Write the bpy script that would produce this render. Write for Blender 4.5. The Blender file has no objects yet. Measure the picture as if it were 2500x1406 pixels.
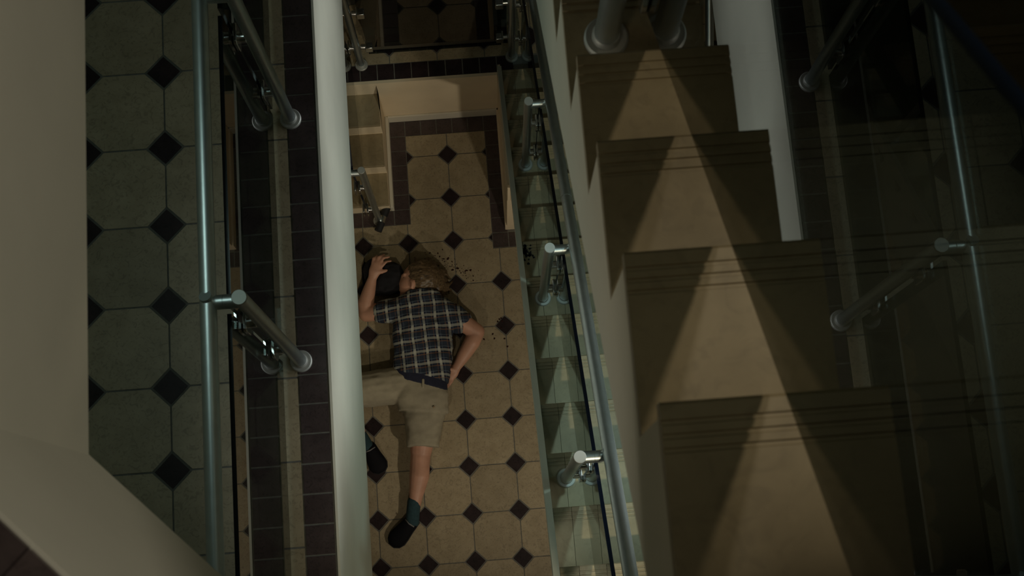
import bpy, bmesh, math, random
from mathutils import Vector, Matrix, noise
random.seed(7)
S = 0.28                      # one floor-tile module in metres; all coordinates below are in modules
sc = bpy.context.scene
COL = sc.collection

# ------------------------------------------------------------------ camera
cam_d = bpy.data.cameras.new('camera')
cam = bpy.data.objects.new('camera', cam_d); COL.objects.link(cam); sc.camera = cam
TH, RHO, PSI = 0.21337, 0.02171, -0.09807     # pitch off straight down, roll, heading
def cam_axes():
    r, u, f = Vector((1,0,0)), Vector((0,1,0)), Vector((0,0,-1))
    u2 = math.cos(TH)*u + math.sin(TH)*Vector((0,0,1)); f2 = math.sin(TH)*u + math.cos(TH)*f
    r3 = math.cos(RHO)*r + math.sin(RHO)*u2; u3 = -math.sin(RHO)*r + math.cos(RHO)*u2
    Z = Matrix.Rotation(PSI, 3, 'Z')
    return Z@r3, Z@u3, Z@f2
_r, _u, _f = cam_axes()
M = Matrix((_r, _u, -_f)).transposed().to_4x4(); M.translation = Vector((0,0,28.275*S))
cam.matrix_world = M
cam_d.sensor_width = 36; cam_d.lens = 46.14; cam_d.clip_start = 0.02; cam_d.clip_end = 100
cam_d.dof.use_dof = True; cam_d.dof.focus_distance = 6.6; cam_d.dof.aperture_fstop = 11

# ------------------------------------------------------------------ world, lamps, exposure
w = bpy.data.worlds.new('world'); sc.world = w; w.use_nodes = True
w.node_tree.nodes['Background'].inputs[0].default_value = (0.25,0.45,0.5,1)
w.node_tree.nodes['Background'].inputs[1].default_value = 0.02
sc.view_settings.view_transform = 'Standard'; sc.view_settings.look = 'None'
sc.view_settings.exposure = 0; sc.view_settings.gamma = 1; sc.view_settings.use_curve_mapping = False
sc.cycles.max_bounces = 8; sc.cycles.transparent_max_bounces = 24; sc.cycles.sample_clamp_indirect = 1.5

def aim(o, loc, tgt):
    o.location = Vector(loc)*S
    o.rotation_euler = (Vector(tgt)-Vector(loc)).to_track_quat('-Z','Y').to_euler()
def area(name, loc, tgt, size, power, col):
    d = bpy.data.lights.new(name, 'AREA'); d.shape = 'DISK'; d.size = size; d.energy = power; d.color = col
    o = bpy.data.objects.new(name, d); COL.objects.link(o); aim(o, loc, tgt); return o
def spot(name, loc, tgt, power, col, deg, blend, rad):
    d = bpy.data.lights.new(name, 'SPOT'); d.energy = power; d.color = col
    d.spot_size = math.radians(deg); d.spot_blend = blend; d.shadow_soft_size = rad
    o = bpy.data.objects.new(name, d); COL.objects.link(o); aim(o, loc, tgt); return o
spot('hall_spotlight', (3.9,-3.2,8.6), (-0.9,7.0,0), 80, (1.0,0.88,0.68), 76, 0.8, 0.06)
spot('hall_spotlight', (-2.4,-3.0,8.7), (-0.4,7.8,0), 22, (1.0,0.87,0.66), 72, 0.8, 0.06)
for _y, _z, _p in ((0.6,14.6,96), (3.6,14.0,54), (6.8,13.2,59), (9.8,13.0,54)):      # added fill spots under the upper flight, aimed to brighten the gallery fascia
    spot('fascia_fill', (4.4,_y,_z), (-1.93, _y,10.9), _p, (0.90,0.98,0.97), 52, 0.9, 0.3)
spot('lower_stair_spotlight', (4.3,2.2,17.0), (0.8,3.2,8.6), 50, (0.62,0.97,0.96), 66, 0.9, 0.06)
spot('gallery_ceiling_spotlight', (2.2,-5.5,21.6), (0.8,0.5,11.2), 125, (1.0,0.88,0.62), 40, 0.9, 0.06)
spot('stringer_fill', (-5.0,-0.5,20.6), (0.6,1.8,20.8), 12, (1.0,0.94,0.78), 55, 0.8, 0.08)  # added fill, brightens the outer face of the upper flight
area('gallery_fill', (-3.6,4.5,21.9), (-3.2,4.2,12), 0.4, 2.6, (0.72,1.0,0.92))  # added soft fill to lift the gallery floor and handrail
spot('stair_spotlight', (4.3,2.4,28.3), (0.65,1.2,22.2), 23, (1.0,0.86,0.60), 33, 0.6, 0.05)
spot('top_fascia_fill', (4.2,2.6,30.5), (-2.4,1.2,23.0), 52, (1.0,0.93,0.76), 44, 0.9, 0.1)  # added fill for the top floor edge and splayed corner
spot('tread_fill', (-3.0,-3.0,32.5), (0.8,1.4,22.2), 12, (1.0,0.88,0.64), 36, 0.9, 0.25)  # added ambient fill from the left for the upper treads

# ------------------------------------------------------------------ materials
MATS = {}
def newmat(name):
    m = bpy.data.materials.new(name); m.use_nodes = True
    nt = m.node_tree; b = nt.nodes['Principled BSDF']; MATS[name] = m
    return m, nt, b
def plain(name, col, rough=0.5, metal=0.0, var=0.0, scale=20, bump=0.0, spec=0.5):
    m, nt, b = newmat(name)
    b.inputs['Base Color'].default_value = (*col,1); b.inputs['Roughness'].default_value = rough
    b.inputs['Metallic'].default_value = metal; b.inputs['Specular IOR Level'].default_value = spec
    if var or bump:
        tc = nt.nodes.new('ShaderNodeTexCoord'); n = nt.nodes.new('ShaderNodeTexNoise')
        n.inputs['Scale'].default_value = scale; n.inputs['Detail'].default_value = 6
        nt.links.new(tc.outputs['Object'], n.inputs['Vector'])
        if var:
            cr = nt.nodes.new('ShaderNodeValToRGB')
            cr.color_ramp.elements[0].position = 0.3; cr.color_ramp.elements[1].position = 0.7
            cr.color_ramp.elements[0].color = tuple(c*(1-var) for c in col)+(1,)
            cr.color_ramp.elements[1].color = tuple(min(1,c*(1+var)) for c in col)+(1,)
            nt.links.new(n.outputs['Fac'], cr.inputs['Fac']); nt.links.new(cr.outputs['Color'], b.inputs['Base Color'])
        if bump:
            bp = nt.nodes.new('ShaderNodeBump'); bp.inputs['Strength'].default_value = bump; bp.inputs['Distance'].default_value = 0.01
            nt.links.new(n.outputs['Fac'], bp.inputs['Height']); nt.links.new(bp.outputs['Normal'], b.inputs['Normal'])
    return m
def tilemat(name, dark, light, rough=0.42, scale=9, vein=0.5, spec=0.5):
    """mottled, faintly veined ceramic"""
    m, nt, b = newmat(name)
    geo = nt.nodes.new('ShaderNodeNewGeometry'); oi = nt.nodes.new('ShaderNodeObjectInfo')
    n1 = nt.nodes.new('ShaderNodeTexNoise'); n1.inputs['Scale'].default_value = scale; n1.inputs['Detail'].default_value = 7; n1.inputs['Roughness'].default_value = 0.65
    n2 = nt.nodes.new('ShaderNodeTexNoise'); n2.inputs['Scale'].default_value = scale*3.2; n2.inputs['Detail'].default_value = 4; n2.inputs['Distortion'].default_value = 2.5
    nt.links.new(geo.outputs['Position'], n1.inputs['Vector']); nt.links.new(geo.outputs['Position'], n2.inputs['Vector'])
    cr = nt.nodes.new('ShaderNodeValToRGB'); cr.color_ramp.elements[0].position = 0.32; cr.color_ramp.elements[1].position = 0.68
    cr.color_ramp.elements[0].color = (*dark,1); cr.color_ramp.elements[1].color = (*light,1)
    nt.links.new(n1.outputs['Fac'], cr.inputs['Fac'])
    vr = nt.nodes.new('ShaderNodeValToRGB'); e = vr.color_ramp.elements
    e[0].position = 0.36; e[0].color = (1-vein,)*3+(1,); e[1].position = 0.47; e[1].color = (1,1,1,1)
    nt.links.new(n2.outputs['Fac'], vr.inputs['Fac'])
    mx = nt.nodes.new('ShaderNodeMixRGB'); mx.blend_type = 'MULTIPLY'; mx.inputs[0].default_value = 1
    nt.links.new(cr.outputs['Color'], mx.inputs[1]); nt.links.new(vr.outputs['Color'], mx.inputs[2])
    ra = nt.nodes.new('ShaderNodeMapRange'); ra.inputs[3].default_value = 0.88; ra.inputs[4].default_value = 1.08
    nt.links.new(oi.outputs['Random'], ra.inputs[0])
    m2 = nt.nodes.new('ShaderNodeMixRGB'); m2.blend_type = 'MULTIPLY'; m2.inputs[0].default_value = 1
    nt.links.new(mx.outputs[0], m2.inputs[1]); nt.links.new(ra.outputs[0], m2.inputs[2])
    nt.links.new(m2.outputs[0], b.inputs['Base Color']); b.inputs['Roughness'].default_value = rough; b.inputs['Specular IOR Level'].default_value = spec
    return m
tilemat('cream_tile', (0.315,0.255,0.16), (0.405,0.335,0.22), scale=12, vein=0.24)
tilemat('dark_tile', (0.020,0.014,0.015), (0.040,0.026,0.027), rough=0.4, scale=14, vein=0.3, spec=0.22)
tilemat('edge_tile', (0.055,0.038,0.037), (0.088,0.064,0.062), rough=0.38, scale=14, vein=0.3)
tilemat('step_tile', (0.27,0.215,0.125), (0.40,0.325,0.20), scale=5, vein=0.12)
plain('grout', (0.155,0.15,0.13), 0.9, var=0.2, scale=40)
plain('plaster', (0.70,0.67,0.56), 0.85, var=0.03, scale=6, bump=0.05)
plain('cream_plaster', (0.74,0.62,0.44), 0.85, var=0.05, scale=5, bump=0.05)
plain('white_paint', (0.66,0.62,0.52), 0.55, var=0.03, scale=12)
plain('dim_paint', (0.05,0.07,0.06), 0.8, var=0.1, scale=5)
plain('frame_paint', (0.14,0.14,0.12), 0.6, var=0.05, scale=8)
plain('steel', (0.62,0.68,0.69), 0.40, 1.0, var=0.05, scale=30)
plain('plate_steel', (0.50,0.50,0.47), 0.55, 0.55, var=0.04, scale=30)
plain('bright_steel', (0.75,0.76,0.77), 0.2, 1.0, var=0.03, scale=30)
plain('rubber', (0.012,0.013,0.016), 0.6, var=0.2)
plain('skin', (0.50,0.27,0.185), 0.5, var=0.12, scale=14)
plain('khaki', (0.33,0.295,0.215), 0.9, var=0.10, scale=22, bump=0.25)
plain('navy', (0.012,0.014,0.035), 0.85, var=0.2, scale=30)
plain('black_cloth', (0.006,0.006,0.009), 0.9, var=0.3, scale=30, bump=0.3)
plain('teal_sock', (0.018,0.05,0.062), 0.9, var=0.15, scale=60, bump=0.3)
plain('shoe_black', (0.004,0.004,0.006), 0.8, var=0.2, spec=0.2)
plain('grey_trim', (0.18,0.18,0.18), 0.6, var=0.1)
plain('blood', (0.030,0.006,0.005), 0.3, var=0.2)
plain('dark_stain', (0.005,0.006,0.012), 0.4, var=0.2)
plain('leather', (0.35,0.26,0.16), 0.7, var=0.1)
def hairmat():
    m, nt, b = newmat('hair')
    tc = nt.nodes.new('ShaderNodeTexCoord'); mp = nt.nodes.new('ShaderNodeMapping'); mp.inputs['Scale'].default_value = (4,60,60)
    n = nt.nodes.new('ShaderNodeTexNoise'); n.inputs['Scale'].default_value = 3; n.inputs['Detail'].default_value = 5
    cr = nt.nodes.new('ShaderNodeValToRGB'); cr.color_ramp.elements[0].position = 0.3; cr.color_ramp.elements[1].position = 0.72
    cr.color_ramp.elements[0].color = (0.030,0.018,0.009,1); cr.color_ramp.elements[1].color = (0.20,0.135,0.07,1)
    nt.links.new(tc.outputs['Object'], mp.inputs['Vector']); nt.links.new(mp.outputs[0], n.inputs['Vector'])
    nt.links.new(n.outputs['Fac'], cr.inputs['Fac']); nt.links.new(cr.outputs[0], b.inputs['Base Color'])
    b.inputs['Roughness'].default_value = 0.45
hairmat()
def plaidmat():
    """navy ground, cream main stripes, thin orange and pale-blue stripes both ways"""
    m, nt, b = newmat('plaid')
    tc = nt.nodes.new('ShaderNodeTexCoord'); sx = nt.nodes.new('ShaderNodeSeparateXYZ')
    mp = nt.nodes.new('ShaderNodeMapping'); mp.inputs['Rotation'].default_value = (0,0,math.radians(-3))
    wn = nt.nodes.new('ShaderNodeTexNoise'); wn.inputs['Scale'].default_value = 9
    wa = nt.nodes.new('ShaderNodeVectorMath'); wa.operation = 'SCALE'; wa.inputs[3].default_value = 0.02
    ad = nt.nodes.new('ShaderNodeVectorMath'); ad.operation = 'ADD'
    L = nt.links.new
    L(tc.outputs['Object'], wn.inputs['Vector']); L(wn.outputs['Color'], wa.inputs[0])
    L(tc.outputs['Object'], ad.inputs[0]); L(wa.outputs[0], ad.inputs[1]); L(ad.outputs[0], mp.inputs['Vector']); L(mp.outputs[0], sx.inputs[0])
    def math_(op, a, bb=None):
        n = nt.nodes.new('ShaderNodeMath'); n.operation = op
        for i, v in enumerate((a, bb)):
            if v is None: continue
            if isinstance(v, (int,float)): n.inputs[i].default_value = v
            else: L(v, n.inputs[i])
        return n.outputs[0]
    def stripe(sock, period, off, half):
        f = math_('FRACT', math_('ADD', math_('MULTIPLY', sock, 1/period), off))
        return math_('LESS_THAN', math_('ABSOLUTE', math_('SUBTRACT', f, 0.5)), half)
    P = 0.072
    def mix(fac, a, bcol, amt):
        mx = nt.nodes.new('ShaderNodeMixRGB'); L(math_('MULTIPLY', fac, amt), mx.inputs[0])
        if isinstance(a, tuple): mx.inputs[1].default_value = a
        else: L(a, mx.inputs[1])
        mx.inputs[2].default_value = bcol
        return mx.outputs[0]
    col = (0.008,0.013,0.036,1)
    for ax in ('X','Y'):
        s = sx.outputs[ax]
        col = mix(stripe(s, P, 0.5, 0.20), col, (0.018,0.028,0.045,1), 0.5)
        col = mix(stripe(s, P, 0.28, 0.045), col, (0.22,0.11,0.05,1), 0.4)
        col = mix(stripe(s, P, 0.0, 0.10), col, (0.52,0.53,0.46,1), 0.66 if ax == 'X' else 0.42)
        col = mix(stripe(s, P/1.0, 0.72, 0.03), col, (0.12,0.16,0.20,1), 0.5)
    L(col, b.inputs['Base Color']); b.inputs['Roughness'].default_value = 0.9
    n = nt.nodes.new('ShaderNodeTexNoise'); n.inputs['Scale'].default_value = 14; n.inputs['Detail'].default_value = 5
    bp = nt.nodes.new('ShaderNodeBump'); bp.inputs['Strength'].default_value = 0.4; bp.inputs['Distance'].default_value = 0.02
    L(tc.outputs['Object'], n.inputs['Vector']); L(n.outputs['Fac'], bp.inputs['Height']); L(bp.outputs[0], b.inputs['Normal'])
plaidmat()
def glassmat():
    """thin toughened pane: both faces reflect by Fresnel, the rest passes with a slight green tint"""
    m = bpy.data.materials.new('pane_glass'); m.use_nodes = True; nt = m.node_tree; nt.nodes.clear(); MATS['pane_glass'] = m
    out = nt.nodes.new('ShaderNodeOutputMaterial'); mx = nt.nodes.new('ShaderNodeMixShader')
    tr = nt.nodes.new('ShaderNodeBsdfTransparent'); tr.inputs[0].default_value = (0.30,0.34,0.33,1)
    gl = nt.nodes.new('ShaderNodeBsdfGlossy'); gl.inputs['Roughness'].default_value = 0.0; gl.inputs[0].default_value = (1,1,1,1)
    fr = nt.nodes.new('ShaderNodeFresnel'); g = nt.nodes.new('ShaderNodeNewGeometry')
    mr = nt.nodes.new('ShaderNodeMapRange'); mr.inputs[3].default_value = 1.52; mr.inputs[4].default_value = 1/1.52
    nt.links.new(g.outputs['Backfacing'], mr.inputs[0]); nt.links.new(mr.outputs[0], fr.inputs['IOR'])
    nt.links.new(fr.outputs[0], mx.inputs[0]); nt.links.new(tr.outputs[0], mx.inputs[1]); nt.links.new(gl.outputs[0], mx.inputs[2])
    nt.links.new(mx.outputs[0], out.inputs[0])
glassmat()
plain('glass_edge', (0.002,0.006,0.016), 0.25)

# ------------------------------------------------------------------ mesh helpers
class MB:
    def __init__(s): s.v, s.f, s.m = [], [], []
    def add(s, vs, fs, mi=0):
        o = len(s.v); s.v += [tuple(p) for p in vs]
        s.f += [tuple(i+o for i in f) for f in fs]; s.m += [mi]*len(fs); return s
    def box(s, x0,x1,y0,y1,z0,z1, mi=0):
        return s.add([(x0,y0,z0),(x1,y0,z0),(x1,y1,z0),(x0,y1,z0),(x0,y0,z1),(x1,y0,z1),(x1,y1,z1),(x0,y1,z1)],
                     [(3,2,1,0),(4,5,6,7),(0,1,5,4),(1,2,6,5),(2,3,7,6),(3,0,4,7)], mi)
    def prism(s, poly, z0, z1, mi=0):
        """counter-clockwise xy polygon"""
        n = len(poly)
        return s.add([(x,y,z0) for x,y in poly]+[(x,y,z1) for x,y in poly],
              [tuple(range(n-1,-1,-1)), tuple(range(n,2*n))]+[(i,(i+1)%n,n+(i+1)%n,n+i) for i in range(n)], mi)
    def xprism(s, poly, x0, x1, mi=0):
        """yz polygon extruded in x"""
        n = len(poly)
        return s.add([(x0,y,z) for y,z in poly]+[(x1,y,z) for y,z in poly],
              [tuple(range(n-1,-1,-1)), tuple(range(n,2*n))]+[(i,(i+1)%n,n+(i+1)%n,n+i) for i in range(n)], mi)
    def tube(s, pts, rad, n=20, mi=0, cap=True):
        pts = [Vector(p) for p in pts]; k = len(pts)
        rr = rad if isinstance(rad,(list,tuple)) else [rad]*k
        rings = []; prev = None
        for i,p in enumerate(pts):
            t = (pts[min(i+1,k-1)]-pts[max(i-1,0)]).normalized()
            if prev is None:
                a = Vector((0,0,1)) if abs(t.z) < 0.9 else Vector((0,1,0))
                u = t.cross(a).normalized()
            else: u = (prev - t*prev.dot(t)).normalized()
            prev = u; q = t.cross(u)
            rings.append([p+(u*math.cos(2*math.pi*j/n)+q*math.sin(2*math.pi*j/n))*rr[i] for j in range(n)])
        vs = [v for r in rings for v in r]; fs = []
        for i in range(k-1):
            for j in range(n): fs.append((i*n+j, i*n+(j+1)%n, (i+1)*n+(j+1)%n, (i+1)*n+j))
        if cap: fs += [tuple(range(n-1,-1,-1)), tuple((k-1)*n+j for j in range(n))]
        return s.add(vs, fs, mi)
    def loft(s, rings, mi=0):
        """rings of equal point counts, capped"""
        n = len(rings[0]); k = len(rings); fs = []
        for i in range(k-1):
            for j in range(n): fs.append((i*n+j, i*n+(j+1)%n, (i+1)*n+(j+1)%n, (i+1)*n+j))
        fs += [tuple(range(n-1,-1,-1)), tuple((k-1)*n+j for j in range(n))]
        return s.add([p for r in rings for p in r], fs, mi)
    def limb(s, pts, rad, flat=None, n=16):
        """tapered limb with round ends; rad = radii, flat = vertical squash per point"""
        pts = [Vector(p) for p in pts]; k = len(pts); flat = flat or [1]*k
        P, R, F = [], [], []
        t0 = (pts[0]-pts[1]).normalized(); t1 = (pts[-1]-pts[-2]).normalized()
        for a in (1.35, 0.75, 0.3): 
            a = min(a, 1.5); P.append(pts[0]+t0*rad[0]*math.sin(a)); R.append(rad[0]*math.cos(a)); F.append(flat[0])
        P += pts; R += list(rad); F += list(flat)
        for a in (0.3, 0.75, 1.35): P.append(pts[-1]+t1*rad[-1]*math.sin(a)); R.append(rad[-1]*math.cos(a)); F.append(flat[-1])
        rings = []
        for i,p in enumerate(P):
            t = (P[min(i+1,len(P)-1)]-P[max(i-1,0)]).normalized()
            up = Vector((0,0,1)) if abs(t.z) < 0.9 else Vector((0,1,0))
            u = t.cross(up).normalized(); q = u.cross(t)
            rings.append([p+u*math.cos(2*math.pi*j/n)*R[i]+q*math.sin(2*math.pi*j/n)*R[i]*F[i] for j in range(n)])
        return s.loft(rings)
    def ell(s, c, r, rot=None, n=18, m=12, mi=0):
        c = Vector(c); rings = []
        for i in range(1,m):
            a = math.pi*i/m
            ring = []
            for j in range(n):
                p = Vector((r[0]*math.sin(a)*math.cos(2*math.pi*j/n), r[1]*math.sin(a)*math.sin(2*math.pi*j/n), -r[2]*math.cos(a)))
                if rot: p = rot@p
                ring.append(c+p)
            rings.append(ring)
        return s.loft(rings, mi)
    def mesh(s, name, mats):
        me = bpy.data.meshes.new(name)
        me.from_pydata([(x*S,y*S,z*S) for x,y,z in s.v], [], s.f)
        for m in mats: me.materials.append(MATS[m])
        for p,mi in zip(me.polygons, s.m): p.material_index = mi
        bm = bmesh.new(); bm.from_mesh(me); bmesh.ops.recalc_face_normals(bm, faces=bm.faces); bm.to_mesh(me); bm.free()
        me.update(); return me
    def build(s, name, mat, parent=None, loc=(0,0,0), smooth=False, bevel=0, **kw):
        me = s.mesh(name, [mat] if isinstance(mat,str) else mat)
        return link(name, me, parent, loc, smooth, bevel, **kw)
def link(name, me, parent=None, loc=(0,0,0), smooth=False, bevel=0, kind=None, label=None, cat=None, group=None):
    o = bpy.data.objects.new(name, me); COL.objects.link(o); o.location = Vector(loc)*S
    if parent: o.parent = parent
    if smooth:
        for p in me.polygons: p.use_smooth = True
        if smooth != 'all':
            me.set_sharp_from_angle(angle=math.radians(40))
    if bevel:
        b = o.modifiers.new('bevel','BEVEL'); b.width = bevel*S; b.segments = 2; b.limit_method = 'ANGLE'
    if kind: o['kind'] = kind
    if label: o['label'] = label
    if cat: o['category'] = cat
    if group: o['group'] = group
    return o
def empty(name, loc, label, cat, group=None):
    o = bpy.data.objects.new(name, None); COL.objects.link(o); o.location = Vector(loc)*S
    o['label'] = label; o['category'] = cat
    if group: o['group'] = group
    return o
def remesh(o, voxel, smooth=6, disp=0.0, dscale=0.3, seed=0):
    """weld overlapping volumes into one continuous skin"""
    r = o.modifiers.new('r','REMESH'); r.mode = 'VOXEL'; r.voxel_size = voxel*S
    sm = o.modifiers.new('s','SMOOTH'); sm.factor = 0.5; sm.iterations = smooth
    dg = bpy.context.evaluated_depsgraph_get(); dg.update()
    me = bpy.data.meshes.new_from_object(o.evaluated_get(dg)); me.name = o.name
    if disp:
        nv = [v.normal.copy() for v in me.vertices]
        for v,nn in zip(me.vertices, nv):
            q = Vector((v.co.x/S/dscale*0.7, v.co.y/S/dscale*1.3, v.co.z/S/dscale))+Vector((seed,0,0))
            d = noise.noise(q)+0.5*noise.noise(q*2.1)
            v.co += nn*d*disp*S
    old = o.data; o.modifiers.clear(); o.data = me; bpy.data.meshes.remove(old)
    for p in me.polygons: p.use_smooth = True
    return o

# ------------------------------------------------------------------ tiled floors
def clip(poly, rect):
    x0,x1,y0,y1 = rect
    for ax, lim, sg in ((0,x0,1),(0,x1,-1),(1,y0,1),(1,y1,-1)):
        out = []
        for i in range(len(poly)):
            a, b = poly[i], poly[(i+1)%len(poly)]
            da, db = sg*(a[ax]-lim), sg*(b[ax]-lim)
            if da >= 0: out.append(a)
            if da*db < 0:
                t = da/(da-db); out.append((a[0]+(b[0]-a[0])*t, a[1]+(b[1]-a[1])*t))
        poly = out
        if len(poly) < 3: return []
    area_ = 0.5*abs(sum(poly[i][0]*poly[(i+1)%len(poly)][1]-poly[(i+1)%len(poly)][0]*poly[i][1] for i in range(len(poly))))
    return poly if area_ > 0.002 else []
J = 0.011           # half a joint
HD = 0.222          # half diagonal of the dark insets
CACHE = {}
def lay(name, mat, polys, parent, z0, z1, key=None, org=(0,0)):
    mb = MB()
    for p in polys: mb.prism([(x-org[0],y-org[1]) for x,y in p], z0, z1)
    if key is not None:
        if key not in CACHE: CACHE[key] = mb.mesh(name, [mat])
        me = CACHE[key]
    else: me = mb.mesh(name, [mat])
    return link(name, me, parent, (org[0],org[1],0))
def tile_field(parent, gx, gy, cols, rows, rects, z, th=0.03):
    """octagons on a 1 x 1 grid with square insets turned 45 degrees on the grid corners"""
    for c in cols:
        for r in rows:
            x, y = gx+c, gy+r           # inset centre; octagon centre is half a step up-right
            k = HD-J*1.4
            dia = [(x+k,y),(x,y+k),(x-k,y),(x,y-k)]
            ps = [q for q in (clip(dia, R) for R in rects) if q]
            if ps:
                full = len(ps) == 1 and len(ps[0]) == 4 and max(abs(a[0]-b[0])+abs(a[1]-b[1]) for a,b in zip(ps[0],dia)) < 1e-6
                lay('inset_tile', 'dark_tile', ps, parent, z, z+th, ('d',z) if full else None, (x,y))
            h = HD+J*1.4; a, b = J, 1-J
            o8 = [(x+h,y+a),(x+1-h,y+a),(x+b,y+h),(x+b,y+1-h),(x+1-h,y+b),(x+h,y+b),(x+a,y+1-h),(x+a,y+h)]
            ps = [q for q in (clip(o8, R) for R in rects) if q]
            if ps:
                full = len(ps) == 1 and len(ps[0]) == 8 and max(abs(p[0]-q[0])+abs(p[1]-q[1]) for p,q in zip(ps[0],o8)) < 1e-6
                lay('floor_tile', 'cream_tile', ps, parent, z, z+th, ('o',z) if full else None, (x,y))
def border(parent, cells, z, th=0.03, mat='edge_tile'):
    for (x0,x1,y0,y1) in cells:
        key = ('b', mat, z, round(x1-x0,3), round(y1-y0,3))
        lay('border_tile', mat, [[(x0+J,y0+J),(x1-J,y0+J),(x1-J,y1-J),(x0+J,y1-J)]], parent, z, z+th, key, ((x0+x1)/2,(y0+y1)/2))
T = 0.03
PB = 0.355
ZL = 2.335          # half landing
ZG = 12.683         # gallery
ZT = 24.215         # top floor
EX = -1.93          # void edge on the left
SX = 0.59           # void edge on the right: outer face of the flights

# ------------------------------------------------------------------ ground floor
fl = MB().box(-7,4.6,-12,13,-0.6,-0.009).build('floor', 'grout', kind='structure', label='cream octagon tiles with dark diamond insets at the bottom of the stairwell')
R1 = (-4.612,0.25,-1.726,7.71); R2 = (-1.53,0.25,7.71,9.77); R3 = (0.25,2.388,-1.726,7.02)
tile_field(fl, -0.612, 9.274, range(-4,3), range(-11,1), [R1,R2,R3], -T)
cells = []
for i in range(6): cells.append((-1.89,-1.535, 9.77-0.3425*(i+1), 9.77-0.3425*i) )             # left run
cells = [c for c in cells if c[2] > 7.6]
for i in range(7): cells.append((-1.89+PB*i, -1.89+PB*(i+1), 9.775, 10.13))            # back run
for i in range(8): cells.append((0.255,0.61, 9.77-0.3425*(i+1), 9.77-0.3425*i))               # right run
for i in range(1,3): cells.append((0.255+PB*i,0.255+PB*(i+1), 9.77-0.3425*8, 9.77-0.3425*7))
for i in range(8): cells.append((-1.89-PB*(i+1),-1.89-PB*i, 7.715, 8.05))             # foot of the left steps
border(fl, cells, -T)

# ------------------------------------------------------------------ half landing and the walls of the pit
land = MB().box(-4.6,4.6,10.2,13,0,ZL-0.009).build('floor', 'grout', kind='structure', label='half landing of cream tiles with a dark tile edge')
RL = (-4.2,1.45,10.6,11.24)
tile_field(land, -0.64, 10.98, range(-4,3), range(-1,1), [(-4.2,-2.11,10.6,13),(-2.11,0.87,10.6,10.87),(0.87,1.45,10.6,13)], ZL-T)
border(land, [(-2.27+0.358*i,-2.27+0.358*(i+1),10.235,10.59) for i in range(-5,9)], ZL-T, mat='dark_tile')  # both landing rows get a darker tile colour in place of shade
border(land, [(-2.11+0.3725*i,-2.11+0.3725*(i+1),10.87,11.24) for i in range(8)], ZL-T, mat='dark_tile')
MB().box(-4.6,4.6,10.17,10.235,0,ZL).build('wall_pit_far', 'cream_plaster', kind='structure')
MB().box(-1.89,0.6,10.125,10.17,0,0.34).build('baseboard_far', 'white_paint', kind='structure', bevel=0.01)
MB().box(-1.95,-1.875,8.05,10.17,0,0.30).build('baseboard_left', 'white_paint', kind='structure', bevel=0.01)
MB().box(0.55,0.6,7.43,10.17,0,0.34).build('baseboard_right', 'cream_plaster', kind='structure', bevel=0.01)
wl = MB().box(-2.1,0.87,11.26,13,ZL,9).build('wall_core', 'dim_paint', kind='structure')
MB().box(-1.86,-1.72,11.2,11.26,ZL,9).build('reflection_strip_1', 'frame_paint', kind='structure')  # paler strip put in for the baseboard's reflection in the glass

# ------------------------------------------------------------------ lower right flight
r1, g1, y1 = 0.6468, 0.77, 9.97
def flight_profile(yf, zf, r, g, n, drop, ybot):
    """yz outline: steps above, sloping soffit below; nosing i at y=yf-g*i, top z=zf+r*(i+1)"""
    up = []
    for i in range(n):
        up += [(yf-g*i, zf+r*i-0.09 if i else zf), (yf-g*i, zf+r*(i+1)-0.09)]
    yl = yf-g*n
    up.append((yl, zf+r*n-0.09))
    sl = r/g
    z_at = lambda y: zf+r+(yf-y)*sl-drop
    low = [(yl, z_at(yl))]
    yb = yf-(drop-r)/sl if z_at(yf) < zf else yf     # where the soffit meets the floor
    yb = yf-(zf-(zf+r-drop))/sl
    low.append((min(yb,yf), zf))
    return up+low
def tread_piece(parent, x0, x1, yn, z, depth, name='tread'):
    """tile with three anti-slip grooves behind the nosing; d runs from the nosing backwards (towards -y)"""
    th, ov = 0.09, 0.05
    pr = [(yn+ov, z-th)]
    pr += [(yn+ov, z-0.012), (yn+ov-0.012, z)]
    for d in (0.075, 0.125, 0.175):
        pr += [(yn+ov-d+0.011, z), (yn+ov-d+0.007, z-0.012), (yn+ov-d-0.007, z-0.012), (yn+ov-d-0.011, z)]
    pr += [(yn-depth, z), (yn-depth, z-th)]
    key = ('t', round(x1-x0,3), round(depth,3))
    if key not in CACHE:
        mb = MB(); mb.xprism([(a-yn,b-z) for a,b in pr], x0-x1, 0); CACHE[key] = mb.mesh('tread_tile',['step_tile'])
    return link(name, CACHE[key], parent, (x1,yn,z))
st = empty('staircase', (SX,y1,ZL), 'lower flight rising from the half landing beside the tiled hall floor', 'stairs')
def child_shift(mb, o):
    mb.v = [(x-o[0],y-o[1],z-o[2]) for x,y,z in mb.v]; return mb
base = (SX,y1,ZL)
child_shift(MB().xprism(flight_profile(y1,ZL,r1,g1,16,1.9,0), 0.66, 4.59), base).build('flight_body','plaster',st)
# closed string on the open side, flush with the nosings
sl = r1/g1
ztop = lambda y: ZL+r1+(y1-y)*sl+0.02
child_shift(MB().xprism([(y1+0.15,ZL),(y1+0.15,ZL+0.62),(y1-g1*15.6,ztop(y1-g1*15.6)),(y1-g1*15.6,ztop(y1-g1*15.6)-0.34),(y1+0.15,ZL+0.3)], SX, 0.675), base).build('outer_string','plaster',st)
for i in range(15):
    yn, z = y1-g1*i-base[1], ZL+r1*(i+1)-base[2]
    for xa,xb in ((0.68,0.925),(0.925,1.99),(1.99,3.05),(3.05,4.58)):
        tread_piece(st, xa-base[0]+0.0025, xb-base[0]-0.0025, yn, z, g1-0.01)
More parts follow.
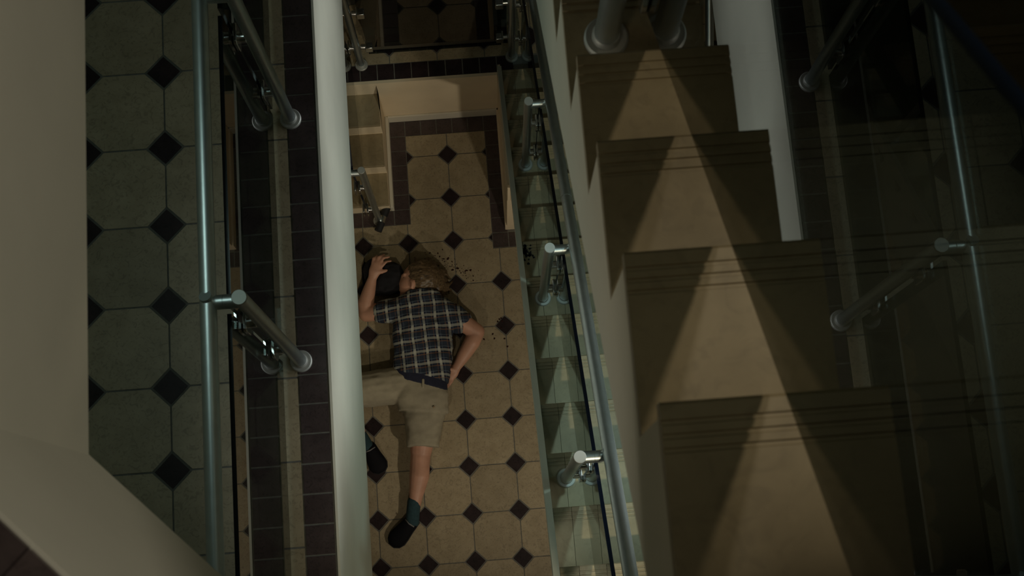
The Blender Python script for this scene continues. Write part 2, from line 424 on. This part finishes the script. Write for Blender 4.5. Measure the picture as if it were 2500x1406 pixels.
# wall under the foot of that flight
MB().prism([(SX,7.43),(0.9,7.43),(0.9,10.2),(SX,10.2)],0,ZL).build('wall_pit_right','cream_plaster',kind='structure')
MB().xprism([(7.43,ZL),(10.2,ZL),(10.2,ZL+0.5),(8.4,ZL+0.9),(7.43,ZL+1.1)],SX+0.01,0.655).build('wall_pit_right','cream_plaster',kind='structure')

# ------------------------------------------------------------------ left steps from the hall floor to the half landing
y0s, g0, r0 = 8.06, 0.715, ZL/4
ls = empty('staircase', (-2.05,y0s,0), 'short flight of four steps from the hall floor up to the half landing', 'stairs')
bo = (-2.05,y0s,0)
pr = []
for i in range(4): pr += [(y0s+g0*i, r0*i), (y0s+g0*i, r0*(i+1)-0.09)]
pr += [(10.17, ZL-0.09),(10.17,0)]
child_shift(MB().xprism(pr, -4.59, -1.955), bo).build('flight_body','cream_plaster',ls)
for i in range(3):
    for xa,xb in ((-4.58,-3.1),(-3.1,-1.953)):
        child_shift(MB().box(xa+0.006,xb-0.006,y0s+g0*i-0.03,y0s+g0*(i+1)-0.005,r0*(i+1)-0.09,r0*(i+1)), bo).build('tread_tile','step_tile',ls,bevel=0.008)

# ------------------------------------------------------------------ gallery slab
gal = MB().box(-7,EX,-12,13,9.0,ZG-0.009).build('floor','grout',kind='structure',label='gallery floor of cream octagon tiles with dark diamond insets on the left')
MB().box(EX-0.01,EX+0.02,-12,13,9.0,ZG).build('fascia','plaster',gal)
tile_field(gal, -3.83, 6.464, range(-3,2), range(-8,3), [(-7,-2.315,-1.4,9.2)], ZG-T)
border(gal, [(-2.305,EX-0.02,3.2+PB*k,3.2+PB*(k+1)) for k in range(-14,16)], ZG-T)
MB().box(-6.99,EX,-12,13,8.9,9.0).build('ceiling','plaster',kind='structure')
MB().box(EX+0.02,4.6,-12,-1.58,9.0,ZG).build('floor','cream_tile',kind='structure',label='gallery floor at the near end')
MB().box(EX+0.02,4.6,12.2,13,9.0,ZG).build('floor','cream_tile',kind='structure',label='gallery floor at the far end')

# ------------------------------------------------------------------ upper flight
r2, g2 = 0.67, 0.717
yE, zE = 0.499, 28.275-4.656        # a nosing measured close to the top
n2 = 17
yf2 = yE+g2*15; zf2 = zE-r2*16      # nosing i at yf2-g2*i, top zf2+r2*(i+1): i=15 is the measured one
us = empty('staircase', (SX,yE,zE), 'upper flight close to the camera, cream treads with grooved nosings', 'stairs')
bu = (SX,yE,zE)
child_shift(MB().xprism(flight_profile(yf2,zf2,r2,g2,16,1.52,0), SX, 4.59), bu).build('flight_body','plaster',us)
for i in range(16):
    yn, z = yf2-g2*i-bu[1], zf2+r2*(i+1)-bu[2]
    for xa,xb in ((SX-0.0,2.4),(2.4,4.58)):
        tread_piece(us, xa-bu[0], xb-bu[0]-0.006, yn, z, g2-0.0 if i < 15 else g2-0.03)

# ------------------------------------------------------------------ top floor slab (its underside edge and splayed corner show at the left)
top_poly = [(-7,13),(-7,-12),(4.6,-12),(4.6,-0.24),(SX,-0.24),(SX,-1.38),(0.15,-1.38),(-1.925,0.695),(-1.925,13)]
top = MB().prism(top_poly, 22.035, ZT-0.02).build('floor','plaster',kind='structure',label='edge of the top floor with a splayed corner at the near left')
mb = []
dx = 1/math.sqrt(2)
for i in range(-3,9):       # dark edge tiles along the splayed corner
    cx, cy = -1.925+dx*PB*(i+0.5)-dx*0.19, 0.695-dx*PB*(i+0.5)-dx*0.19
    h = PB/2-0.003
    q = [(cx+dx*(a*h)-dx*(b*h)*-1*-1, cy-dx*(a*h)-dx*(b*h)) for a,b in ((-1,-1),(1,-1),(1,1),(-1,1))]
    lay('border_tile','edge_tile',[q[::-1]],top,ZT-0.02,ZT+0.01)

# ------------------------------------------------------------------ enclosing walls and ceiling
MB().box(-7.3,-7,-12,13,-0.6,33.4).build('wall_left','plaster',kind='structure')
MB().box(4.6,4.9,-12,13,-0.6,33.4).build('wall_right','plaster',kind='structure')
MB().box(-7.3,4.9,13,13.3,-0.6,33.4).build('wall_far','plaster',kind='structure')
MB().box(-7.3,4.9,-12.3,-12,-0.6,33.4).build('wall_near','plaster',kind='structure')
MB().box(-7.3,4.9,-12.3,13.3,33.4,33.7).build('ceiling','plaster',kind='structure')

# ------------------------------------------------------------------ balustrades
PR = 0.0735; RR = 0.08; GT = 0.022     # post radius, rail radius, half pane thickness
def make_post(parent, at, h, s, clamps, rail=True, rz=None, slope=0.0):
    """post with base plate, flat cap, two glass clamps and a cranked rail bracket; s = side of the glass (+1 / -1)"""
    p = MB().tube([(0,0,0.03),(0,0,h-0.03)], PR, 28).build('post','steel',parent,at,smooth=True)
    MB().tube([(0,0,h-0.03),(0,0,h-0.008),(0,0,h)], [PR,PR,PR*0.93], 28).build('cap','plate_steel',p,smooth=True)
    MB().tube([(0,0,0),(0,0,0.032),(0,0,0.045)], [0.133,0.133,0.122], 40).tube([(0,0,0.04),(0,0,0.085),(0,0,0.1)], [0.088,0.088,0.076], 28).build('base_plate','plate_steel',p,smooth=True)
    for c in clamps:
        m = MB().tube([(s*0.05,0,c),(s*0.145,0,c)], 0.065, 18)
        for e in (-1,1):       # jaws on both faces of the pane
            x0 = s*0.195+e*(GT+0.003); x1 = s*0.195+e*(GT+0.042)
            prf = [(-0.1,-0.145),(0.1,-0.145),(0.12,-0.11),(0.12,0.11),(0.1,0.145),(-0.1,0.145),(-0.12,0.11),(-0.12,-0.11)]
            m.xprism([(a,c+b) for a,b in prf], min(x0,x1), max(x0,x1))
        m.tube([(s*0.237,0,c),(s*0.26,0,c)], 0.03, 12)
        m.build('clamp','bright_steel',p,smooth=True,bevel=0.008)
    if rail:
        ha = h-0.16
        m = MB().tube([(s*0.04,0,ha),(s*0.17,0,ha)], 0.07, 20).tube([(s*0.168,0,ha),(s*0.176,0,ha)], 0.06, 20)
        m.tube([(s*0.175,0,ha),(s*0.24,0,ha),(s*0.29,0.01,ha+0.015),(s*0.318,0.03,ha+0.05),(s*0.325,0.05,ha+0.1)], [0.07,0.07,0.068,0.062,0.058], 20)
        m.build('rail_bracket','steel',p,smooth=True)
    return p
def pane(parent, x, yz):
    """yz outline of a pane standing in the plane x; broad faces glass, narrow faces the dark sawn edge"""
    mb = MB(); n = len(yz)
    vs = [(x-GT,y,z) for y,z in yz]+[(x+GT,y,z) for y,z in yz]
    mb.add(vs, [tuple(range(n-1,-1,-1)), tuple(range(n,2*n))], 0)
    for i in range(n):      # index 3 -> 0 is the bottom edge
        mb.add(vs, [(i,(i+1)%n,n+(i+1)%n,n+i)], 0 if i == n-1 else 1)
    return mb
def build_pane(mb, parent, off, label=None):
    # weld the shared corners so the pane is one closed solid
    child_shift(mb, off)
    n = 8                   # four corners on each face
    mb.f = [tuple(i % n for i in f) for f in mb.f]; mb.v = mb.v[:n]
    return mb.build('glass_pane',['pane_glass','glass_edge'],parent)
def handrail(parent, pts, off, joints=()):
    h = child_shift(MB().tube(pts, RR, 32), off).build('handrail','steel',parent,smooth=True)
    d = (Vector(pts[1])-Vector(pts[0])); 
    for t in joints:
        c = Vector(pts[0])+d*t; u = d.normalized()*0.006
        child_shift(MB().tube([c-u,c+u], RR+0.0015, 32), off).build('joint_ring','frame_paint',h,smooth=True)
    return h

# gallery balustrade on the left
gb = empty('balustrade', (-2.455,3,ZG), 'steel and glass balustrade along the left gallery edge', 'balustrade')
go = (-2.455,3,ZG)
gy = [8.79,5.72,2.655,-0.43]
for y in gy: make_post(gb, (0.195,y-3,0), 3.77, -1, (0.97,2.6))
ends = [11.8]+gy+[-3.4]
for a,b in zip(ends[:-1],ends[1:]):
    build_pane(pane(gb,-2.455,[(a-0.04,ZG+0.3),(a-0.04,ZG+3.25),(b+0.04,ZG+3.25),(b+0.04,ZG+0.3)]), gb, go)
handrail(gb, [(-2.575,12.5,ZG+3.62),(-2.575,-4,ZG+3.62)], go)

# lower flight balustrade
lb = empty('balustrade', (1.12,5,ZL), 'steel and glass balustrade sloping along the lower flight', 'balustrade')
lo = (1.12,5,ZL)
nose1 = lambda y: ZL+r1+(y1-y)*sl
pys = [(7.35,4),(4.27,8),(1.2,12)]
make_post(lb, (-0.195,10.55-5,0), 3.77, 1, (0.97,2.6))
for y,k in pys: make_post(lb, (-0.195,y-5,r1*k), 3.39, 1, (0.72,2.3))
ee = [10.5]+[y for y,_ in pys]+[-1.6]
for a,b in zip(ee[:-1],ee[1:]):
    build_pane(pane(lb,1.12,[(a-0.04,nose1(a-0.04)+0.28),(a-0.04,nose1(a-0.04)+2.8),(b+0.04,nose1(b+0.04)+2.8),(b+0.04,nose1(b+0.04)+0.28)]), lb, lo)
handrail(lb, [(1.27,11.0,nose1(11.0)+3.08),(1.27,-1.6,nose1(-1.6)+3.08)], lo, joints=(0.462,))

# upper flight balustrade
ub = empty('balustrade', (1.025,3.05,28.275-7.33), 'steel and glass balustrade on the upper flight nearest the camera', 'balustrade')
uo = (1.025,3.05,28.275-7.33)
s2 = r2/g2
nose2 = lambda y: zE+(yE-y)*s2
make_post(ub, (-0.195,0,0), 3.39, 1, (0.72,2.3))
for a,b in ((6.4,3.1),(3.01,-0.2)):
    build_pane(pane(ub,1.025,[(a,nose2(a)+0.2),(a,nose2(a)+2.6),(b,nose2(b)+2.6),(b,nose2(b)+0.2)]), ub, uo)
handrail(ub, [(1.175,6.4,nose2(6.4)+3.08),(1.175,-0.2,nose2(-0.2)+3.08)], uo)

# balustrade of the short left steps
sb = empty('balustrade', (-2.425,7.85,0), 'steel and glass balustrade beside the short left steps', 'balustrade')
so = (-2.425,7.85,0)
p = make_post(sb, (0.195,0,0), 3.77, -1, (0.97,2.6))
m = MB().tube([(0.2,0.24,0.16),(0.11,0.05,0.16)],0.085,20).tube([(0.06,-0.09,0.16),(-0.03,-0.28,0.16)],0.085,20).build('end_stop','rubber',p,smooth=True,label='black rubber ends of the foot bar')
MB().tube([(0.11,0.05,0.16),(0.06,-0.09,0.16)],0.08,20).build('foot_bar','bright_steel',p,smooth=True)
make_post(sb, (0.195,10.6-7.85,ZL), 3.77, -1, (0.97,2.6))
sl0 = r0/g0
n0 = lambda y: r0+(y-y0s)*sl0
build_pane(pane(sb,-2.425,[(7.9,n0(7.9)+0.4),(7.9,n0(7.9)+3.1),(10.55,ZL+3.1),(10.55,ZL+0.4)]), sb, so)
handrail(sb, [(-2.575,7.8,n0(7.8)+3.5),(-2.575,10.7,ZL+3.55)], so)

# glass guard across the edge of the half landing
gs = empty('glass_screen', (-0.65,10.6,ZL), 'clear glass screen across the far edge of the half landing', 'glass screen')
mb = MB()
vs = [(-2.03,-0.195-0.0,0.3),(2.03-0.52,-0.195,0.3),(2.03-0.52,-0.195,3.2),(-2.03+0.6,-0.195,3.2)]
scr = MB().box(-1.36,1.36,-GT,GT,0.62,3.2)
scr.m = [0,1,0,1,0,1]
scr.build('glass_pane',['pane_glass','glass_edge'],gs)
for sx in (-1,1):
    for zc in (0.97,2.6):
        MB().tube([(sx*1.495,0,zc),(sx*1.3,0,zc)],0.055,16).box(min(sx*1.25,sx*1.4),max(sx*1.25,sx*1.4),-0.09,0.09,zc-0.1,zc+0.1).build('clamp','bright_steel',gs,smooth=True,bevel=0.01)

# ------------------------------------------------------------------ person lying face down on the hall floor
pe = empty('person', (-1.4,4.6,0), 'person lying face down in a navy plaid shirt, beige shorts and one visible leg stretched', 'person')
po = (-1.4,4.6,0)
b = MB()
# torso core, neck, head turned to the left
b.limb([(-1.40,5.75,0.42),(-1.42,5.0,0.42),(-1.50,4.3,0.42),(-1.55,3.9,0.42)],[0.5,0.5,0.45,0.46],[0.62,0.66,0.66,0.72])
hd = len(b.v)
b.limb([(-1.39,5.8,0.5),(-1.40,6.18,0.46)],[0.24,0.22])
b.ell((-1.33,6.42,0.44),(0.40,0.40,0.30))                                  # skull
b.ell((-1.55,6.30,0.42),(0.25,0.30,0.24))                                  # face
b.limb([(-1.62,6.13,0.42),(-1.71,6.10,0.40)],[0.13,0.10])                    # jaw and chin
b.limb([(-1.72,6.48,0.46),(-1.79,6.40,0.45),(-1.81,6.37,0.45)],[0.035,0.042,0.045])                   # nose
b.limb([(-1.69,6.52,0.50),(-1.64,6.53,0.62)],[0.045,0.04])                    # brow
b.limb([(-1.76,6.25,0.44),(-1.74,6.24,0.50)],[0.045,0.035])                  # lips
b.limb([(-1.50,6.20,0.71),(-1.47,6.28,0.735),(-1.47,6.33,0.73),(-1.50,6.35,0.72)],[0.04,0.045,0.05,0.04])  # ear
b.v[hd:] = [(x-0.06*min(1,max(0,(y-5.9)/0.3)), y-0.09*min(1,max(0,(y-5.9)/0.3)), z) for x,y,z in b.v[hd:]]
# right arm, bent with the hand at the waist
b.limb([(-0.92,5.62,0.46),(-0.55,5.34,0.42),(-0.24,5.12,0.34)],[0.24,0.205,0.175])
b.limb([(-0.24,5.10,0.33),(-0.36,4.90,0.33),(-0.56,4.62,0.30),(-0.72,4.40,0.26)],[0.165,0.18,0.145,0.098],[1,0.95,0.9,0.8])
b.limb([(-0.73,4.39,0.26),(-0.82,4.28,0.24),(-0.89,4.20,0.22)],[0.10,0.13,0.115],[0.75,0.55,0.5])
for k,(dx_,dy_) in enumerate(((-0.07,0.04),(-0.03,0.0),(0.01,-0.04),(0.045,-0.08))):
    L_ = (0.17,0.20,0.19,0.15)[k]
    b.limb([(-0.89+dx_,4.19+dy_,0.22),(-0.95+dx_,4.19+dy_-L_*0.5,0.24),(-1.0+dx_,4.19+dy_-L_*0.85,0.18)],[0.036,0.034,0.028],n=10)
b.limb([(-0.80,4.34,0.30),(-0.90,4.34,0.34),(-0.99,4.28,0.33)],[0.05,0.045,0.036],n=10)
# left arm, reaching up with the hand over the black bag
b.limb([(-1.88,5.72,0.46),(-2.25,5.72,0.38),(-2.60,5.70,0.28)],[0.24,0.205,0.175])
b.limb([(-2.60,5.72,0.28),(-2.60,5.92,0.33),(-2.50,6.20,0.42),(-2.41,6.44,0.50)],[0.165,0.18,0.14,0.098],[1,1,0.95,0.8])
b.limb([(-2.41,6.44,0.50),(-2.35,6.57,0.545),(-2.30,6.69,0.555)],[0.098,0.135,0.13],[0.75,0.55,0.5])
fing = [((-2.40,6.72),(-2.36,6.86),(-2.28,6.92),0.034),((-2.33,6.75),(-2.24,6.88),(-2.13,6.93),0.037),((-2.26,6.74),(-2.14,6.85),(-2.03,6.88),0.036),((-2.21,6.68),(-2.09,6.76),(-1.99,6.79),0.033)]
for (a_,b_,c_,rr) in fing:
    b.limb([(a_[0],a_[1]-0.04,0.56),(b_[0],b_[1],0.575),(c_[0],c_[1],0.50)],[rr,rr*0.95,rr*0.8],n=10)
b.limb([(-2.31,6.56,0.54),(-2.20,6.55,0.55),(-2.10,6.58,0.52)],[0.055,0.047,0.038],n=10)
# legs
b.limb([(-1.38,3.8,0.40),(-1.50,3.2,0.38),(-1.60,2.66,0.33)],[0.36,0.31,0.235],[0.9,0.95,0.95])
b.limb([(-1.60,2.66,0.32),(-1.645,2.36,0.31),(-1.67,2.12,0.31),(-1.77,1.72,0.24),(-1.83,1.45,0.20),(-1.88,1.22,0.19)],[0.215,0.21,0.215,0.15,0.12,0.125])
b.limb([(-1.80,4.02,0.38),(-2.5,4.05,0.38),(-3.25,3.95,0.33)],[0.36,0.31,0.235],[0.9,0.95,0.95])
b.limb([(-3.25,3.95,0.30),(-3.15,3.65,0.30),(-3.0,3.35,0.28),(-2.85,3.0,0.22),(-2.78,2.82,0.2)],[0.215,0.22,0.205,0.13,0.125])
body = child_shift(b,po).build('body','skin',pe); remesh(body, 0.021, 4)
child_shift(MB().ell((-1.72,6.385,0.585),(0.012,0.035,0.02),n=12,m=8),po).build('eye','rubber',pe,smooth='all',label='closed dark lashes of the visible eye')
# hair
h = MB()
h.ell((-1.27,6.46,0.46),(0.40,0.405,0.325))
h.ell((-1.06,6.40,0.36),(0.27,0.33,0.26)); h.ell((-1.30,6.62,0.34),(0.36,0.25,0.24))
h.limb([(-1.08,6.30,0.42),(-0.95,6.22,0.30),(-0.84,6.20,0.18)],[0.17,0.14,0.08])
rnd = random.Random(3)
for k in range(40):
    a = rnd.uniform(-0.9,2.2); rr = rnd.uniform(0.25,0.38)
    x_, y_ = -1.2+rr*math.cos(a), 6.45+rr*math.sin(a); ln = rnd.uniform(0.08,0.26); tw = rnd.uniform(-0.6,0.6)
    h.limb([(x_,y_,rnd.uniform(0.2,0.5)),(x_+ln*0.6*math.cos(a+tw),y_+ln*0.6*math.sin(a+tw),0.2),(x_+ln*math.cos(a+tw*1.8),y_+ln*math.sin(a+tw*1.8),0.06)],[0.05,0.035,0.02],n=8)
for k in range(34):     # locks lying over the skull
    t = rnd.uniform(-0.9,0.9); z_ = 0.46+0.33*math.cos(t)*0.97
    y_ = 6.46+0.40*math.sin(t)
    h.limb([(-1.52+rnd.uniform(0,0.06),y_,z_-0.06),(-1.3,y_+rnd.uniform(-0.05,0.05),z_),(-1.05,y_*0.6+6.35*0.4,z_-0.08),(-0.93,6.33+rnd.uniform(-0.1,0.15),z_-0.25)],[0.02,0.032,0.032,0.02],n=8)
h.v = [(x-0.05,y-0.09,z) for x,y,z in h.v]
hair = child_shift(h,po).build('hair','hair',pe,label='tousled blond brown hair'); remesh(hair,0.02,2,disp=0.012,dscale=0.08)
# shirt
def ring(cx,cy,cz,hw,hh,tilt=0,n=40,pw=2.5):
    out=[]
    for j in range(n):
        a=2*math.pi*j/n; c,s_=math.cos(a),math.sin(a)
        x_=hw*math.copysign(abs(c)**(2/pw),c); z_=hh*math.copysign(abs(s_)**(2/pw),s_)
        out.append((cx+x_,cy+x_*tilt,cz+z_))
    return out
s = MB()
s.loft([ring(-1.39,6.08,0.52,0.27,0.22),ring(-1.385,6.0,0.50,0.40,0.28),ring(-1.38,5.88,0.46,0.56,0.33,-0.05),ring(-1.38,5.65,0.45,0.64,0.385,-0.06),ring(-1.40,5.3,0.44,0.63,0.42,-0.08),
        ring(-1.41,4.95,0.43,0.635,0.41,-0.12),ring(-1.43,4.6,0.43,0.61,0.40,-0.2),ring(-1.48,4.38,0.42,0.585,0.40,-0.27),ring(-1.505,4.22,0.42,0.58,0.395,-0.33)])
s.limb([(-1.75,5.68,0.46),(-2.05,5.70,0.42),(-2.22,5.70,0.38)],[0.31,0.28,0.265],[1.0,1,1])
s.limb([(-1.0,5.62,0.46),(-0.72,5.46,0.44),(-0.60,5.37,0.41)],[0.32,0.285,0.265],[1.05,1,1])
shirt = child_shift(s,po).build('shirt','plaid',pe,label='navy, cream and orange plaid short sleeved shirt'); remesh(shirt,0.022,4,disp=0.036,dscale=0.22,seed=5)
s = MB()
s.loft([ring(-1.505,4.30,0.42,0.555,0.375,-0.33),ring(-1.515,4.14,0.42,0.565,0.38,-0.33),ring(-1.52,4.03,0.42,0.57,0.38,-0.33)])
wb = child_shift(s,po).build('waistband','navy',pe,label='navy waistband showing between shirt and shorts'); remesh(wb,0.022,3)
child_shift(MB().limb([(-1.44,4.09,0.80),(-1.445,4.0,0.81),(-1.45,3.94,0.80)],[0.028,0.028,0.028],[0.6]*3,n=10),po).build('belt_loop','khaki',pe,smooth='all')
s = MB()
s.loft([ring(-1.52,4.12,0.42,0.555,0.365,-0.33),ring(-1.525,3.98,0.41,0.585,0.39,-0.33),ring(-1.53,3.75,0.41,0.58,0.40,-0.25),ring(-1.50,3.45,0.40,0.53,0.38,-0.12)])
s.loft([ring(-1.44,3.8,0.40,0.47,0.38),ring(-1.46,3.5,0.39,0.45,0.37),ring(-1.51,3.1,0.37,0.385,0.34,0),ring(-1.545,2.80,0.35,0.345,0.32,-0.03),ring(-1.55,2.72,0.35,0.345,0.31,-0.08)])
s.limb([(-1.85,4.06,0.40),(-2.4,4.06,0.39),(-2.85,4.02,0.36),(-3.02,4.0,0.35)],[0.42,0.40,0.37,0.35],[0.9,0.9,0.92,0.9])
sh = child_shift(s,po).build('shorts','khaki',pe,label='beige knee length shorts'); remesh(sh,0.022,4,disp=0.022,dscale=0.3,seed=11)
child_shift(MB().ell((-1.25,3.50,0.79),(0.025,0.025,0.012),n=12,m=6),po).build('button','leather',sh and pe,smooth='all')
# socks and shoes
for pts,rad in (([(-1.82,1.60,0.225),(-1.86,1.38,0.20),(-1.89,1.2,0.18)],[0.145,0.142,0.15]), ([(-2.92,3.16,0.24),(-2.83,2.98,0.215),(-2.76,2.84,0.2)],[0.15,0.148,0.15])):
    child_shift(MB().limb(pts,rad,n=24),po).build('sock','teal_sock',pe,smooth='all',label='teal sock')
def shoe(heel, toe, lab):
    hv, tv = Vector(heel), Vector(toe); d = (tv-hv); L = d.length; d = d/L; sd = Vector((d.y,-d.x,0))
    rings = []
    for t,hw,zt in ((-0.03,0.06,0.16),(0.02,0.135,0.26),(0.15,0.16,0.30),(0.35,0.165,0.27),(0.55,0.19,0.23),(0.75,0.20,0.19),(0.9,0.165,0.16),(1.0,0.07,0.12)):
        c = hv+d*(L*t); rings.append([c+sd*(hw*math.cos(2*math.pi*j/20))+Vector((0,0,0.02+zt*0.5+zt*0.5*math.sin(2*math.pi*j/20))) for j in range(20)])
    o = child_shift(MB().loft(rings),po).build('shoe','shoe_black',pe,smooth='all',label=lab)
    rings = []
    for t,hw in ((-0.04,0.07),(0.02,0.145),(0.35,0.17),(0.6,0.20),(0.76,0.21),(0.92,0.165),(1.02,0.075)):
        c = hv+d*(L*t); rings.append([c+sd*hw,c-sd*hw,c-sd*hw+Vector((0,0,0.06)),c+sd*hw+Vector((0,0,0.06))])
    child_shift(MB().loft(rings),po).build('sole','rubber',o)
    a = hv+d*(L*0.2)
    child_shift(MB().tube([a+sd*0.12+Vector((0,0,0.29)),a+d*0.02+Vector((0,0,0.335)),a-sd*0.12+Vector((0,0,0.29))],0.014,8),po).build('collar_trim','grey_trim',o,smooth='all')
shoe((-1.83,1.27,0),(-2.36,0.74,0),'black shoe')
shoe((-2.74,2.88,0),(-2.48,2.28,0),'black shoe')

# black bag under the hand
bg = empty('bag', (-2.2,6.5,0), 'black fabric bag lying between the hand and the face', 'bag')
bo2 = (-2.2,6.5,0)
m = MB(); m.ell((-2.36,6.62,0.22),(0.28,0.34,0.24)); m.ell((-2.32,6.36,0.20),(0.25,0.26,0.2)); m.ell((-1.98,6.48,0.27),(0.24,0.34,0.28)); m.ell((-2.12,6.38,0.26),(0.3,0.3,0.27))
m.box(-2.15,-1.79,6.14,6.72,0.03,0.50)
bb = child_shift(m,bo2).build('bag_body','black_cloth',bg); remesh(bb,0.022,6,disp=0.02,dscale=0.2,seed=2)
child_shift(MB().tube([(-2.3,6.22,0.05),(-2.15,6.2,0.09),(-2.02,6.2,0.07)],0.014,8),bo2).build('zip','grey_trim',bg,smooth='all')
child_shift(MB().tube([(-2.60,6.92,0.02),(-2.655,6.8,0.03),(-2.66,6.55,0.03),(-2.64,6.3,0.03),(-2.55,6.2,0.03)],0.022,8),bo2).build('strap','black_cloth',bg,smooth='all')

# spatter on the floor and on one tread
def drops(name, mat, pts, label):
    mb = MB()
    for (x,y,z,r_,e,a) in pts:
        n = 9; q = []
        for j in range(n):
            t = 2*math.pi*j/n; k = 1+0.12*math.sin(3*t+x*40)
            u, v = r_*e*k*math.cos(t), r_*k*math.sin(t)
            q.append((x+u*math.cos(a)-v*math.sin(a), y+u*math.sin(a)+v*math.cos(a)))
        mb.prism(q, z, z+0.005)
    return mb.build(name, mat, kind='stuff', label=label, cat='stain')
pts = []
rr = random.Random(5)
for k in range(60):
    t = rr.random(); d = abs(rr.gauss(0,0.12))
    x_ = -1.25+0.95*t+rr.uniform(-0.1,0.1)+d*0.6; y_ = 6.98-0.62*t+d*0.7+rr.uniform(-0.06,0.06)
    pts.append((x_,y_,0.001,rr.uniform(0.004,0.013)*(1.7 if rr.random()<0.12 else 1),rr.uniform(1,2),rr.uniform(0,3)))
for x_,y_ in ((0.27,5.42),(0.31,5.44),(0.23,5.37),(0.33,5.37),(0.1,5.1),(0.13,5.0),(0.3,5.22),(0.35,4.98),(-0.1,5.0),(0.4,4.8)):
    pts.append((x_,y_,0.001,0.018,1.3,x_*9))
drops('blood_spatter','blood',pts,'dark red drops spattered over the tiles beside the hair')
pts = []
for k in range(42):
    x_ = 0.70+abs(rr.gauss(0,0.055)); y_ = 5.19+rr.gauss(0,0.085)
    pts.append((x_,y_,ZL+r1*7+0.001,rr.uniform(0.006,0.028),rr.uniform(1,1.6),rr.uniform(0,3)))
drops('dark_spatter','dark_stain',pts,'dark spatter at the open end of one tread of the lower flight')
